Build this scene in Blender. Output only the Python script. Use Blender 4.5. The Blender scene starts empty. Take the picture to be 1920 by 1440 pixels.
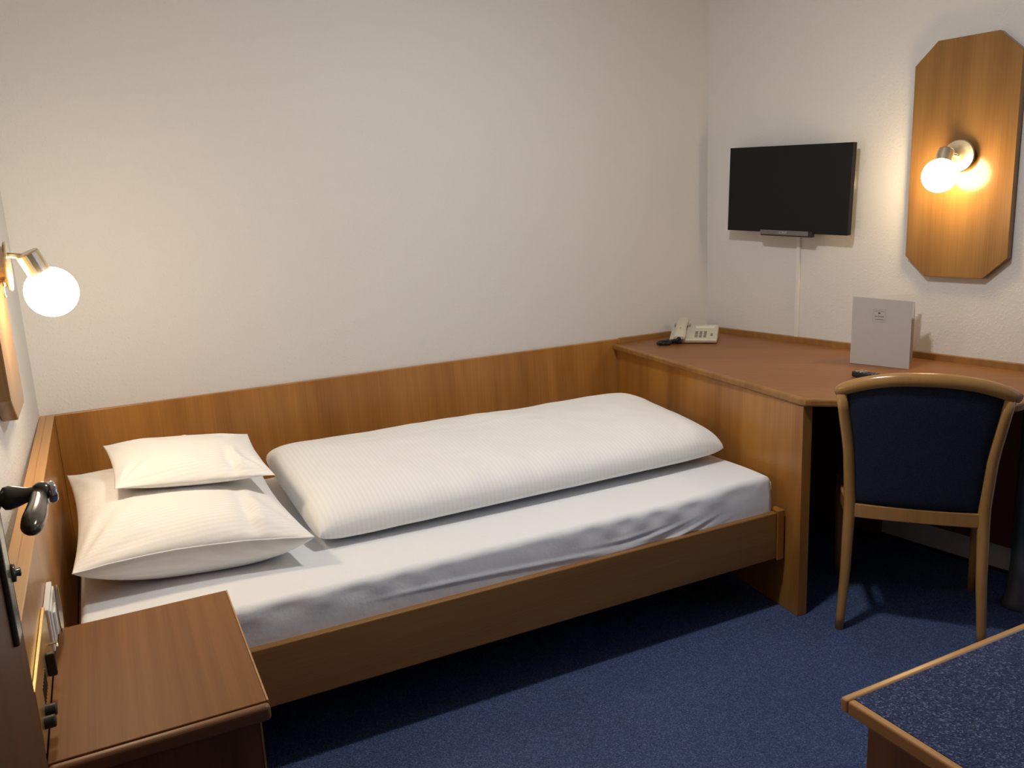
import bpy, bmesh, math, random
from mathutils import Vector, Matrix, noise
random.seed(4)
S = bpy.context.scene
COL = S.collection
V = Vector

# ------------------------------------------------------------ camera, sky, exposure
cam_data = bpy.data.cameras.new('camera')
cam_data.sensor_width = 36.0
cam_data.sensor_fit = 'HORIZONTAL'
cam_data.lens = 1580.0 / 1920.0 * 36.0
cam_data.clip_start = 0.02
cam = bpy.data.objects.new('camera', cam_data)
COL.objects.link(cam)
pitch, roll, yaw = math.radians(12.4495), math.radians(-2.7325), math.radians(25.8324)
fw = V((math.sin(yaw)*math.cos(pitch), math.cos(yaw)*math.cos(pitch), -math.sin(pitch)))
r0 = V((math.cos(yaw), -math.sin(yaw), 0)); u0 = r0.cross(fw)
cr, sr = math.cos(roll), math.sin(roll)
rt, up = cr*r0 + sr*u0, -sr*r0 + cr*u0
cam.matrix_world = Matrix(((rt.x, up.x, -fw.x, 0), (rt.y, up.y, -fw.y, 0), (rt.z, up.z, -fw.z, 1.44), (0, 0, 0, 1)))
S.camera = cam

world = bpy.data.worlds.new('dusk_sky'); S.world = world
world.use_nodes = True
wn = world.node_tree.nodes
wn['Background'].inputs[0].default_value = (0.32, 0.50, 1.0, 1)
wn['Background'].inputs[1].default_value = 1.3

S.view_settings.view_transform = 'Standard'
S.view_settings.look = 'None'
S.view_settings.exposure = 0.62
S.view_settings.gamma = 1.0
S.view_settings.use_curve_mapping = False

BULB_L = 46.0        # emission of the bedside bulb
BULB_R = 35.0        # emission of the desk bulb
CEIL = 225.0          # emission of the ceiling lamp

# ------------------------------------------------------------ materials
def new_mat(name):
    m = bpy.data.materials.new(name); m.use_nodes = True
    nt = m.node_tree
    return m, nt, nt.nodes['Principled BSDF']

def node(nt, kind, **kw):
    n = nt.nodes.new(kind)
    for k, v in kw.items():
        if k in n.inputs: n.inputs[k].default_value = v
        else: setattr(n, k, v)
    return n

def plain(name, col, rough=0.5, metal=0.0, spec=0.5, noise_amt=0.08, nscale=40, bump=0.0):
    m, nt, b = new_mat(name)
    tc = node(nt, 'ShaderNodeTexCoord')
    nz = node(nt, 'ShaderNodeTexNoise', Scale=nscale, Detail=3.0)
    nt.links.new(tc.outputs['Object'], nz.inputs['Vector'])
    rp = node(nt, 'ShaderNodeValToRGB')
    a = [c*(1-noise_amt) for c in col]; c2 = [min(1, c*(1+noise_amt)) for c in col]
    rp.color_ramp.elements[0].color = (*a, 1); rp.color_ramp.elements[1].color = (*c2, 1)
    rp.color_ramp.elements[0].position = 0.3; rp.color_ramp.elements[1].position = 0.7
    nt.links.new(nz.outputs['Fac'], rp.inputs['Fac'])
    nt.links.new(rp.outputs['Color'], b.inputs['Base Color'])
    b.inputs['Roughness'].default_value = rough
    b.inputs['Metallic'].default_value = metal
    b.inputs['Specular IOR Level'].default_value = spec
    if bump:
        bp = node(nt, 'ShaderNodeBump', Strength=bump, Distance=0.002)
        nt.links.new(nz.outputs['Fac'], bp.inputs['Height'])
        nt.links.new(bp.outputs['Normal'], b.inputs['Normal'])
    return m

def wood(name, light, dark, axis='z', rough=0.38, band=7.0, contrast=1.0, rot=0.0, spec=0.5, figure=0.12):
    """cherry style veneer, grain along one object axis"""
    m, nt, b = new_mat(name)
    tc = node(nt, 'ShaderNodeTexCoord')
    mp = node(nt, 'ShaderNodeMapping')
    mp.inputs['Rotation'].default_value = (0, 0, rot)
    nt.links.new(tc.outputs['Object'], mp.inputs['Vector'])
    def stretched(across, along):
        mm = node(nt, 'ShaderNodeMapping')
        s = {'x': (along, across, across), 'y': (across, along, across), 'z': (across, across, along)}[axis]
        mm.inputs['Scale'].default_value = s
        nt.links.new(mp.outputs['Vector'], mm.inputs['Vector'])
        return mm
    n1 = node(nt, 'ShaderNodeTexNoise', Scale=1.0, Detail=2.0, Roughness=0.5)      # boards of veneer
    nt.links.new(stretched(band, 0.25).outputs['Vector'], n1.inputs['Vector'])
    n2 = node(nt, 'ShaderNodeTexNoise', Scale=1.0, Detail=6.0, Roughness=0.65)     # fine pores
    nt.links.new(stretched(210, 3.5).outputs['Vector'], n2.inputs['Vector'])
    n3 = node(nt, 'ShaderNodeTexWave', Scale=1.0, Distortion=7.0, Detail=2.0)      # cathedral figure
    n3.inputs['Detail Scale'].default_value = 0.6
    n3.bands_direction = {'x': 'Y', 'y': 'X', 'z': 'DIAGONAL'}[axis]
    nt.links.new(stretched(8, 0.9).outputs['Vector'], n3.inputs['Vector'])
    a1 = node(nt, 'ShaderNodeMath', operation='MULTIPLY'); a1.inputs[1].default_value = figure
    nt.links.new(n3.outputs['Fac'], a1.inputs[0])
    a2 = node(nt, 'ShaderNodeMath', operation='MULTIPLY_ADD'); a2.inputs[1].default_value = 1.0
    nt.links.new(n1.outputs['Fac'], a2.inputs[0]); nt.links.new(a1.outputs[0], a2.inputs[2])
    a3 = node(nt, 'ShaderNodeMath', operation='MULTIPLY_ADD'); a3.inputs[1].default_value = 0.55
    nt.links.new(n2.outputs['Fac'], a3.inputs[0]); nt.links.new(a2.outputs[0], a3.inputs[2])
    rp = node(nt, 'ShaderNodeValToRGB')
    mid = [(x+y)/2 for x, y in zip(light, dark)]
    d = [m_ + (d_-m_)*contrast for m_, d_ in zip(mid, dark)]; l = [m_ + (l_-m_)*contrast for m_, l_ in zip(mid, light)]
    rp.color_ramp.elements[0].color = (*d, 1); rp.color_ramp.elements[1].color = (*l, 1)
    rp.color_ramp.elements[0].position = 0.5; rp.color_ramp.elements[1].position = 1.15
    nt.links.new(a3.outputs[0], rp.inputs['Fac'])
    nt.links.new(rp.outputs['Color'], b.inputs['Base Color'])
    b.inputs['Roughness'].default_value = rough
    b.inputs['Specular IOR Level'].default_value = spec
    bp = node(nt, 'ShaderNodeBump', Strength=0.08, Distance=0.001)
    nt.links.new(n2.outputs['Fac'], bp.inputs['Height']); nt.links.new(bp.outputs['Normal'], b.inputs['Normal'])
    return m

def cloth(name, col, stripe=0.0, freq=70.0, direction='X', rough=0.75, sheen=0.1):
    m, nt, b = new_mat(name)
    tc = node(nt, 'ShaderNodeTexCoord')
    wv = node(nt, 'ShaderNodeTexWave', Scale=freq, Distortion=0.0)
    wv.bands_direction = direction
    nt.links.new(tc.outputs['Object'], wv.inputs['Vector'])
    st = node(nt, 'ShaderNodeMapRange'); st.inputs[1].default_value = 0.4; st.inputs[2].default_value = 0.6
    nt.links.new(wv.outputs['Fac'], st.inputs[0])
    rp = node(nt, 'ShaderNodeMix', data_type='RGBA')
    rp.inputs[6].default_value = (*[c*(1-stripe) for c in col], 1); rp.inputs[7].default_value = (*col, 1)
    nt.links.new(st.outputs[0], rp.inputs[0])
    nt.links.new(rp.outputs[2], b.inputs['Base Color'])
    rr = node(nt, 'ShaderNodeMapRange'); rr.inputs[3].default_value = rough; rr.inputs[4].default_value = rough - 2.2*stripe
    nt.links.new(st.outputs[0], rr.inputs[0]); nt.links.new(rr.outputs[0], b.inputs['Roughness'])
    b.inputs['Specular IOR Level'].default_value = 0.35
    b.inputs['Sheen Weight'].default_value = sheen
    nz = node(nt, 'ShaderNodeTexNoise', Scale=9.0, Detail=5.0, Roughness=0.55)
    nt.links.new(tc.outputs['Object'], nz.inputs['Vector'])
    fn = node(nt, 'ShaderNodeTexNoise', Scale=900.0, Detail=1.0)
    nt.links.new(tc.outputs['Object'], fn.inputs['Vector'])
    ad = node(nt, 'ShaderNodeMath', operation='MULTIPLY_ADD'); ad.inputs[1].default_value = 0.02
    nt.links.new(fn.outputs['Fac'], ad.inputs[0]); nt.links.new(nz.outputs['Fac'], ad.inputs[2])
    bp = node(nt, 'ShaderNodeBump', Strength=0.35, Distance=0.012)
    nt.links.new(ad.outputs[0], bp.inputs['Height']); nt.links.new(bp.outputs['Normal'], b.inputs['Normal'])
    return m

def woodchip(name, col, bump=0.32):
    m, nt, b = new_mat(name)
    tc = node(nt, 'ShaderNodeTexCoord')
    n1 = node(nt, 'ShaderNodeTexNoise', Scale=110.0, Detail=3.0, Roughness=0.6)
    nt.links.new(tc.outputs['Object'], n1.inputs['Vector'])
    rp = node(nt, 'ShaderNodeMapRange'); rp.inputs[1].default_value = 0.52; rp.inputs[2].default_value = 0.75
    nt.links.new(n1.outputs['Fac'], rp.inputs[0])
    bp = node(nt, 'ShaderNodeBump', Strength=bump, Distance=0.004)
    nt.links.new(rp.outputs[0], bp.inputs['Height']); nt.links.new(bp.outputs['Normal'], b.inputs['Normal'])
    n2 = node(nt, 'ShaderNodeTexNoise', Scale=1.3, Detail=2.0)
    nt.links.new(tc.outputs['Object'], n2.inputs['Vector'])
    mx = node(nt, 'ShaderNodeMix', data_type='RGBA')
    mx.inputs[6].default_value = (*[c*0.97 for c in col], 1); mx.inputs[7].default_value = (*col, 1)
    nt.links.new(n2.outputs['Fac'], mx.inputs[0]); nt.links.new(mx.outputs[2], b.inputs['Base Color'])
    b.inputs['Roughness'].default_value = 0.9
    b.inputs['Specular IOR Level'].default_value = 0.2
    return m

def speckle(name, base, flecks, scale=260.0, bump=0.6, rough=0.95):
    """carpet: base tone with lighter and darker flecks"""
    m, nt, b = new_mat(name)
    tc = node(nt, 'ShaderNodeTexCoord')
    vo = node(nt, 'ShaderNodeTexVoronoi', Scale=scale)
    nt.links.new(tc.outputs['Object'], vo.inputs['Vector'])
    sp = node(nt, 'ShaderNodeSeparateColor'); nt.links.new(vo.outputs['Color'], sp.inputs[0])
    rp = node(nt, 'ShaderNodeValToRGB'); rp.color_ramp.interpolation = 'LINEAR'
    els = rp.color_ramp.elements
    els[0].position = 0.0; els[0].color = (*[c*0.55 for c in base], 1)
    els[1].position = 1.0; els[1].color = (*flecks, 1)
    for p, k in ((0.2, 0.75), (0.5, 1.0), (0.8, 1.25)):
        e = els.new(p); e.color = (*[c*k for c in base], 1)
    nt.links.new(sp.outputs[0], rp.inputs['Fac'])
    n2 = node(nt, 'ShaderNodeTexNoise', Scale=3.0, Detail=3.0); nt.links.new(tc.outputs['Object'], n2.inputs['Vector'])
    mr = node(nt, 'ShaderNodeMapRange'); mr.inputs[3].default_value = 0.85; mr.inputs[4].default_value = 1.15
    nt.links.new(n2.outputs['Fac'], mr.inputs[0])
    vm = node(nt, 'ShaderNodeVectorMath', operation='SCALE')
    nt.links.new(rp.outputs['Color'], vm.inputs[0]); nt.links.new(mr.outputs[0], vm.inputs['Scale'])
    nt.links.new(vm.outputs[0], b.inputs['Base Color'])
    bp = node(nt, 'ShaderNodeBump', Strength=bump, Distance=0.004)
    nt.links.new(vo.outputs['Distance'], bp.inputs['Height']); nt.links.new(bp.outputs['Normal'], b.inputs['Normal'])
    b.inputs['Roughness'].default_value = rough
    b.inputs['Specular IOR Level'].default_value = 0.15
    return m

def glow(name, col, strength):
    m, nt, b = new_mat(name)
    b.inputs['Base Color'].default_value = (0.9, 0.88, 0.84, 1)
    b.inputs['Emission Color'].default_value = (*col, 1)
    b.inputs['Emission Strength'].default_value = strength
    b.inputs['Roughness'].default_value = 0.3
    return m

M = {}
M['wall'] = woodchip('white_woodchip_wallpaper', (0.745, 0.735, 0.72))
M['ceiling'] = woodchip('white_ceiling_paint', (0.70, 0.69, 0.67), 0.2)
M['dim_wall'] = plain('beige_low_bounce_wall', (0.34, 0.27, 0.20), 0.7)  # unseen wall, colour darkened to cut the light it bounces back
M['carpet'] = speckle('blue_carpet', (0.058, 0.088, 0.190), (0.13, 0.165, 0.28), 330)
M['bench_carpet'] = speckle('blue_flecked_inlay', (0.050, 0.068, 0.148), (0.18, 0.21, 0.32), 300, 0.9)
L_, D_ = (0.455, 0.203, 0.045), (0.26, 0.10, 0.019)
M['veneer_z'] = wood('cherry_veneer_upright', L_, D_, 'z', rough=0.3, figure=0.10)
M['veneer_x'] = wood('cherry_veneer_lengthwise', (0.345, 0.170, 0.047), (0.20, 0.087, 0.021), 'x')
M['veneer_y'] = wood('cherry_veneer_depthwise', (0.48, 0.245, 0.08), (0.35, 0.16, 0.045), 'y')
M['laminate'] = wood('reddish_laminate', (0.235, 0.10, 0.030), (0.155, 0.058, 0.016), 'y', rough=0.5, band=10, figure=0.12, spec=0.2)
M['nosing'] = wood('shaded_cherry_nosing', (0.26, 0.115, 0.042), (0.18, 0.072, 0.025), 'x', rough=0.4)  # cherry with the shade of the front edge put into its darker tone
M['desk_laminate'] = wood('reddish_desk_laminate', (0.295, 0.126, 0.041), (0.22, 0.085, 0.026), 'x', spec=0.35, rough=0.42, band=10, rot=math.radians(45), figure=0.15)
M['lamp_board'] = wood('light_cherry_veneer', (0.29, 0.150, 0.043), (0.18, 0.083, 0.021), 'z', rough=0.17, band=9)
M['beech'] = wood('stained_beech', (0.44, 0.245, 0.085), (0.32, 0.16, 0.050), 'z', rough=0.2, band=12, figure=0.15)
M['beech_x'] = wood('worn_beech_edge', (0.50, 0.27, 0.10), (0.36, 0.17, 0.055), 'x', rough=0.28, band=12, figure=0.15)
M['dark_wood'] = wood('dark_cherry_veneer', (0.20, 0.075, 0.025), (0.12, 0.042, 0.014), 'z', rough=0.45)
M['door'] = wood('brown_door_veneer', (0.085, 0.034, 0.012), (0.052, 0.020, 0.007), 'z', spec=0.2, rough=0.45, band=14)
M['sheet'] = cloth('white_stretch_sheet', (0.84, 0.86, 0.88))
M['duvet'] = cloth('white_damask_duvet', (0.88, 0.885, 0.88), 0.035, 22.0, 'X')
M['pillowcase'] = cloth('white_damask_pillowcase', (0.88, 0.875, 0.86), 0.045, 22.0, 'Y')
M['navy'] = plain('navy_woven_upholstery', (0.018, 0.027, 0.047), 0.9, noise_amt=0.5, nscale=420, bump=0.7, spec=0.2)
M['brass'] = plain('antique_brass', (0.60, 0.44, 0.20), 0.28, 1.0)
M['brass_plate'] = plain('pale_brass_plate', (0.72, 0.56, 0.26), 0.35, 1.0)
M['nickel'] = plain('satin_champagne_metal', (0.72, 0.64, 0.48), 0.3, 1.0)
M['chrome'] = plain('chrome', (0.75, 0.76, 0.78), 0.08, 1.0)
M['bronze'] = plain('dark_olive_enamel', (0.075, 0.062, 0.036), 0.22, 0.0, 0.7)
M['steel'] = plain('grey_steel_tube', (0.16, 0.17, 0.19), 0.35, 0.6)
M['black'] = plain('black_plastic', (0.012, 0.012, 0.013), 0.4)
M['screen'] = plain('black_matt_screen', (0.006, 0.006, 0.007), 0.5, spec=0.25, noise_amt=0.02)
M['silver'] = plain('grey_brushed_strip', (0.17, 0.165, 0.155), 0.5, 0.2)
M['letter'] = plain('light_grey_lettering', (0.46, 0.455, 0.44), 0.5)
M['white_plastic'] = plain('white_plastic', (0.78, 0.77, 0.74), 0.4, noise_amt=0.02)
M['cream'] = plain('cream_plastic', (0.60, 0.56, 0.46), 0.45, noise_amt=0.03)
M['key'] = plain('grey_key_print', (0.22, 0.21, 0.18), 0.5)
M['cover'] = plain('grey_white_card', (0.52, 0.49, 0.475), 0.6, noise_amt=0.02)
M['paper'] = plain('white_card', (0.74, 0.72, 0.72), 0.6, noise_amt=0.02)
M['ink'] = plain('brown_gold_ink', (0.16, 0.115, 0.055), 0.6)
M['pale_ink'] = plain('pale_beige_print', (0.40, 0.355, 0.30), 0.6)
M['bulb_l'] = glow('lit_bedside_bulb', (1.0, 0.80, 0.54), BULB_L)
M['bulb_r'] = glow('lit_desk_bulb', (1.0, 0.72, 0.38), BULB_R)
M['ceil_glow'] = glow('lit_ceiling_lamp', (1.0, 0.985, 0.955), CEIL)

# ------------------------------------------------------------ helpers
def thing(name, label, cat, loc=(0, 0, 0), group=None):
    o = bpy.data.objects.new(name, None); COL.objects.link(o)
    o.empty_display_size = 0.05
    o.location = loc; o['label'] = label; o['category'] = cat
    if group: o['group'] = group
    return o

def abs_loc(o):
    p = V((0, 0, 0))
    while o: p += o.location; o = o.parent
    return p

def obj(name, bm, mat, parent=None, loc=None, smooth=False, label=None, bevel=0.0, seg=2):
    """links a bmesh written in room coordinates as one object; origin at the parent's place or loc"""
    base = abs_loc(parent) if parent else V(loc or (0, 0, 0))
    bmesh.ops.translate(bm, verts=bm.verts, vec=-base)
    bmesh.ops.recalc_face_normals(bm, faces=bm.faces)
    me = bpy.data.meshes.new(name); bm.to_mesh(me); bm.free()
    me.materials.append(mat)
    if smooth:
        for p in me.polygons: p.use_smooth = True
    o = bpy.data.objects.new(name, me); COL.objects.link(o)
    if parent: o.parent = parent
    else: o.location = base
    if label: o['label'] = label
    if bevel:
        md = o.modifiers.new('edge', 'BEVEL'); md.width = bevel; md.segments = seg; md.limit_method = 'ANGLE'
        md.angle_limit = math.radians(40)
        md.harden_normals = False
    return o

def tag(o, label, cat, group=None):
    o['label'] = label; o['category'] = cat
    if group: o['group'] = group
    return o

def struct(name, bm, mat, loc=None, **kw):
    o = obj(name, bm, mat, None, loc, **kw); o['kind'] = 'structure'; return o

def box(x0, x1, y0, y1, z0, z1, bm=None):
    bm = bm or bmesh.new()
    vs = [bm.verts.new((x, y, z)) for z in (z0, z1) for y in (y0, y1) for x in (x0, x1)]
    for f in ((0, 2, 3, 1), (4, 5, 7, 6), (0, 1, 5, 4), (2, 6, 7, 3), (0, 4, 6, 2), (1, 3, 7, 5)):
        bm.faces.new([vs[i] for i in f])
    return bm

def prism(pts, z0, z1, bm=None):
    bm = bm or bmesh.new()
    a = [bm.verts.new((p[0], p[1], z0)) for p in pts]; b = [bm.verts.new((p[0], p[1], z1)) for p in pts]
    bm.faces.new(a[::-1]); bm.faces.new(b)
    for i in range(len(pts)):
        j = (i+1) % len(pts); bm.faces.new((a[i], a[j], b[j], b[i]))
    return bm

def obox(c, ax, ay, az, sx, sy, sz, bm=None):
    """box centred at c with half-extents along three unit axes"""
    bm = bm or bmesh.new()
    vs = [bm.verts.new(V(c) + ax*(i*sx) + ay*(j*sy) + az*(k*sz)) for k in (-1, 1) for j in (-1, 1) for i in (-1, 1)]
    for f in ((0, 2, 3, 1), (4, 5, 7, 6), (0, 1, 5, 4), (2, 6, 7, 3), (0, 4, 6, 2), (1, 3, 7, 5)):
        bm.faces.new([vs[i] for i in f])
    return bm

def loft(rings, bm=None, caps=True, closed=True):
    bm = bm or bmesh.new()
    R = [[bm.verts.new(p) for p in ring] for ring in rings]
    n = len(R[0])
    for a, b in zip(R, R[1:]):
        for i in range(n if closed else n-1):
            j = (i+1) % n; bm.faces.new((a[i], a[j], b[j], b[i]))
    if caps:
        bm.faces.new(R[0][::-1]); bm.faces.new(R[-1])
    return bm

def tube(path, rad, n=14, bm=None, caps=True, flat=None):
    """round tube along a path; rad a number or list; flat = (axis, factor) squashes the section along an axis"""
    P = [V(p) for p in path]
    rads = rad if isinstance(rad, (list, tuple)) else [rad]*len(P)
    rings = []; prev = None
    for i, p in enumerate(P):
        t = (P[min(i+1, len(P)-1)] - P[max(i-1, 0)]).normalized()
        ref = prev or (V((0, 0, 1)) if abs(t.z) < 0.9 else V((1, 0, 0)))
        a = (ref - t*ref.dot(t)).normalized(); b = t.cross(a); prev = a
        ring = []
        for k in range(n):
            w = 2*math.pi*k/n
            d = a*(rads[i]*math.cos(w)) + b*(rads[i]*math.sin(w))
            if flat:
                fa = flat[0]; d = d + fa*(d.dot(fa)*(flat[1]-1))
            ring.append(p + d)
        rings.append(ring)
    return loft(rings, bm, caps)

def lathe(origin, axis, prof, n=28, bm=None):
    """prof: list of (distance along axis, radius)"""
    ax = V(axis).normalized()
    ref = V((0, 0, 1)) if abs(ax.z) < 0.9 else V((1, 0, 0))
    a = (ref - ax*ref.dot(ax)).normalized(); b = ax.cross(a)
    rings = [[V(origin) + ax*d + a*(max(r, 1e-4)*math.cos(2*math.pi*k/n)) + b*(max(r, 1e-4)*math.sin(2*math.pi*k/n)) for k in range(n)] for d, r in prof]
    return loft(rings, bm)

def ball(c, r, bm=None, u=32, v=20, squash=1.0):
    bm = bm or bmesh.new()
    bmesh.ops.create_uvsphere(bm, u_segments=u, v_segments=v, radius=r, matrix=Matrix.Translation(c) @ Matrix.Diagonal((1, 1, squash, 1)))
    return bm

def text_mesh(name, body, size, origin, ax, ay, mat, parent, depth=0.0004, width=None):
    cu = bpy.data.curves.new(name, 'FONT'); cu.body = body; cu.size = size
    cu.align_x = 'CENTER'; cu.align_y = 'CENTER'; cu.extrude = depth; cu.resolution_u = 3
    tmp = bpy.data.objects.new(name+'_tmp', cu); COL.objects.link(tmp)
    dg = bpy.context.evaluated_depsgraph_get()
    me = bpy.data.meshes.new_from_object(tmp.evaluated_get(dg))
    bpy.data.objects.remove(tmp, do_unlink=True); bpy.data.curves.remove(cu)
    xs = [v.co.x for v in me.vertices]; w = max(xs)-min(xs)
    sx = width/w if width else 1.0
    az = ax.cross(ay); base = abs_loc(parent)
    for v in me.vertices:
        v.co = V(origin) + ax*(v.co.x*sx) + ay*v.co.y + az*v.co.z - base
    me.name = name; me.materials.clear(); me.materials.append(mat)
    o = bpy.data.objects.new(name, me); COL.objects.link(o); o.parent = parent
    return o

# ------------------------------------------------------------ the room
XL, YB, YF, ZC = -0.235, 3.2375, -0.95, 2.45
WB = V((2.802, 2.2496, 0)); WN = V((0.9864, 0.1643, 0)); WT = V((-0.1643, 0.9864, 0)); UP = V((0, 0, 1))
def W(t, o, z): return WB + WT*t - WN*o + UP*z        # point on / off the right wall
TC, TF = 1.0015, -3.25                                 # corner with the back wall, near end
c_far, c_near = W(TC, 0, 0), W(TF, 0, 0)
out = 0.12
struct('floor', prism([(XL-out, YF-out), (c_near.x+out, YF-out), (c_far.x+out+.05, YB+out), (XL-out, YB+out)], -0.08, 0.0), M['carpet'])
struct('ceiling', prism([(XL-out, YF-out), (c_near.x+out, YF-out), (c_far.x+out+.05, YB+out), (XL-out, YB+out)], ZC, ZC+0.08), M['ceiling'])
struct('wall_back', box(XL-out, c_far.x+0.2, YB, YB+out, 0, ZC), M['wall'])
struct('wall_left', prism([(XL-out, YF-out), (XL-.078, YF-out), (XL, YB), (XL-out, YB)], 0, ZC), M['wall'])
struct('wall_front', box(XL-.07, c_near.x+out, YF-out, YF, 0, ZC), M['dim_wall'])
# right wall with a window opening near the viewer, out of frame
bm = bmesh.new()
def wseg(t0, t1, z0, z1):
    obox(W((t0+t1)/2, -out/2, (z0+z1)/2), WT, WN, UP, abs(t1-t0)/2, out/2, (z1-z0)/2, bm)
wt0, wt1, wz0, wz1 = -2.55, -1.35, 0.9, 2.1
wseg(wt1, TC, 0, ZC); wseg(TF, wt0, 0, ZC); wseg(wt0, wt1, 0, wz0); wseg(wt0, wt1, wz1, ZC)
struct('wall_right', bm, M['wall'])
bm = bmesh.new()
for (a, b, z0, z1) in ((wt0, wt0+.06, wz0, wz1), (wt1-.06, wt1, wz0, wz1), (wt0+.06, wt1-.06, wz0, wz0+.06), (wt0+.06, wt1-.06, wz1-.06, wz1), (-1.98, -1.92, wz0+.06, wz1-.06)):
    obox(W((a+b)/2, -.06, (z0+z1)/2), WT, WN, UP, (b-a)/2, .03, (z1-z0)/2, bm)
struct('window_1', bm, M['white_plastic'])
# skirting along the right wall under the desk
bm = obox(W(-.9, .006, .004), WT, WN, UP, 1.88, .006, .004)
struct('baseboard_right', bm, M['black'])

# ------------------------------------------------------------ ceiling lamp (above the frame)
t = thing('ceiling_lamp', 'round frosted ceiling lamp above the middle of the room', 'lamp', (1.25, 1.75, ZC))
obj('canopy', lathe((1.25, 1.75, ZC), (0, 0, -1), [(0, .13), (.025, .13), (.03, .12)]), M['brass'], t, smooth=False)
obj('shade', lathe((1.25, 1.75, ZC-.03), (0, 0, -1), [(0, .075), (.010, .074), (.018, .06), (.024, .035), (.026, .002)]), M['ceil_glow'], t, smooth=True)

# ------------------------------------------------------------ open door at the left edge
DX, DY1 = -0.155, 1.258
d = box(DX-.04, DX, 0.40, DY1, 0.008, 2.0)
door = struct('door_1', d, M['door'], loc=(DX, 0.40, 0.0), bevel=.002)
door['label'] = 'dark brown door standing open against the left wall'
hy, hz = 1.195, 1.099
o = obj('escutcheon', obox((DX+.003, hy-.02, 1.04), V((1, 0, 0)), V((0, 1, 0)), UP, .004, .02, .125), M['bronze'], door, bevel=.003, label='long dark lock plate')
obj('thumb_turn', lathe((DX+.006, hy+.012, .995), (1, 0, 0), [(0, .012), (.004, .012), (.005, .005), (.010, .006), (.011, .003)]), M['bronze'], door, smooth=True)
hx = -0.103
hd = obj('lever_handle', lathe((DX+.004, hy, hz), (1, 0, 0), [(0, .013), (.004, .013), (.006, .009), (.010, .0145), (.016, .0155), (.024, .0135), (.034, .010), (.042, .009), (.05, .0105)]), M['bronze'], door, smooth=True, label='glossy dark door lever')
ball((hx+.004, hy+.002, hz+.001), .0125, bm := bmesh.new())
obj('elbow', bm, M['bronze'], hd, smooth=True)
# grip lies level and points back along the door, towards the viewer
gp = [(hx, hy-.004, hz), (hx+.001, hy-.02, hz-.001), (hx+.002, hy-.05, hz-.001), (hx+.002, hy-.085, hz+.001), (hx+.001, hy-.115, hz+.002), (hx, hy-.138, hz+.002), (hx, hy-.150, hz+.002), (hx, hy-.156, hz+.002)]
obj('grip', tube(gp, [.0085, .0100, .0115, .0125, .0130, .0115, .0070, .0015], 20), M['bronze'], hd, smooth=True)
obj('end_cap', lathe((hx+.01, hy+.004, hz-.003), (1, 0.25, 0), [(0, .0135), (.003, .0145), (.008, .0145), (.01, .012)]), M['chrome'], hd, smooth=True, label='chrome cap on the elbow of the lever')

# ------------------------------------------------------------ bed
zt = .785
bed = thing('bed', 'single cherry veneer bed with low side rail along the white back wall', 'bed', (0.9, 2.6, 0))
obj('headboard', box(XL, -.212, 1.30, YB-.001, .0, zt), M['veneer_y'], bed, bevel=.002)
hb = obj('headboard_panel', box(-.212, -.19, 1.30, 3.2175, .0, zt), M['veneer_z'], bed, bevel=.004)
obj('headboard_edge', box(-.2125, -.1885, 1.30, 3.2165, zt+.0005, zt+.004), M['veneer_y'], bed, bevel=.0015)
obj('back_panel', box(-.19, 2.12, 3.2175, YB-.001, .0, zt), M['veneer_z'], bed, bevel=.002)
RY = 2.03
obj('side_rail', box(-.188, 1.955, RY, RY+.026, .192, .361), M['veneer_x'], bed, bevel=.005, seg=3)
obj('rail_post', box(1.9555, 1.985, RY-.004, RY+.04, .186, .366), M['veneer_z'], bed, bevel=.003)
obj('bed_base', box(-.186, 1.98, RY+.03, 3.2, .215, .245), M['dark_wood'], bed, bevel=.002)
for (x, y) in ((.35, 2.45), (.35, 2.9), (1.55, 2.45), (1.55, 2.9)):
    obj('foot', box(x-.025, x+.025, y-.025, y+.025, 0, .215), M['dark_wood'], bed)

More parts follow.
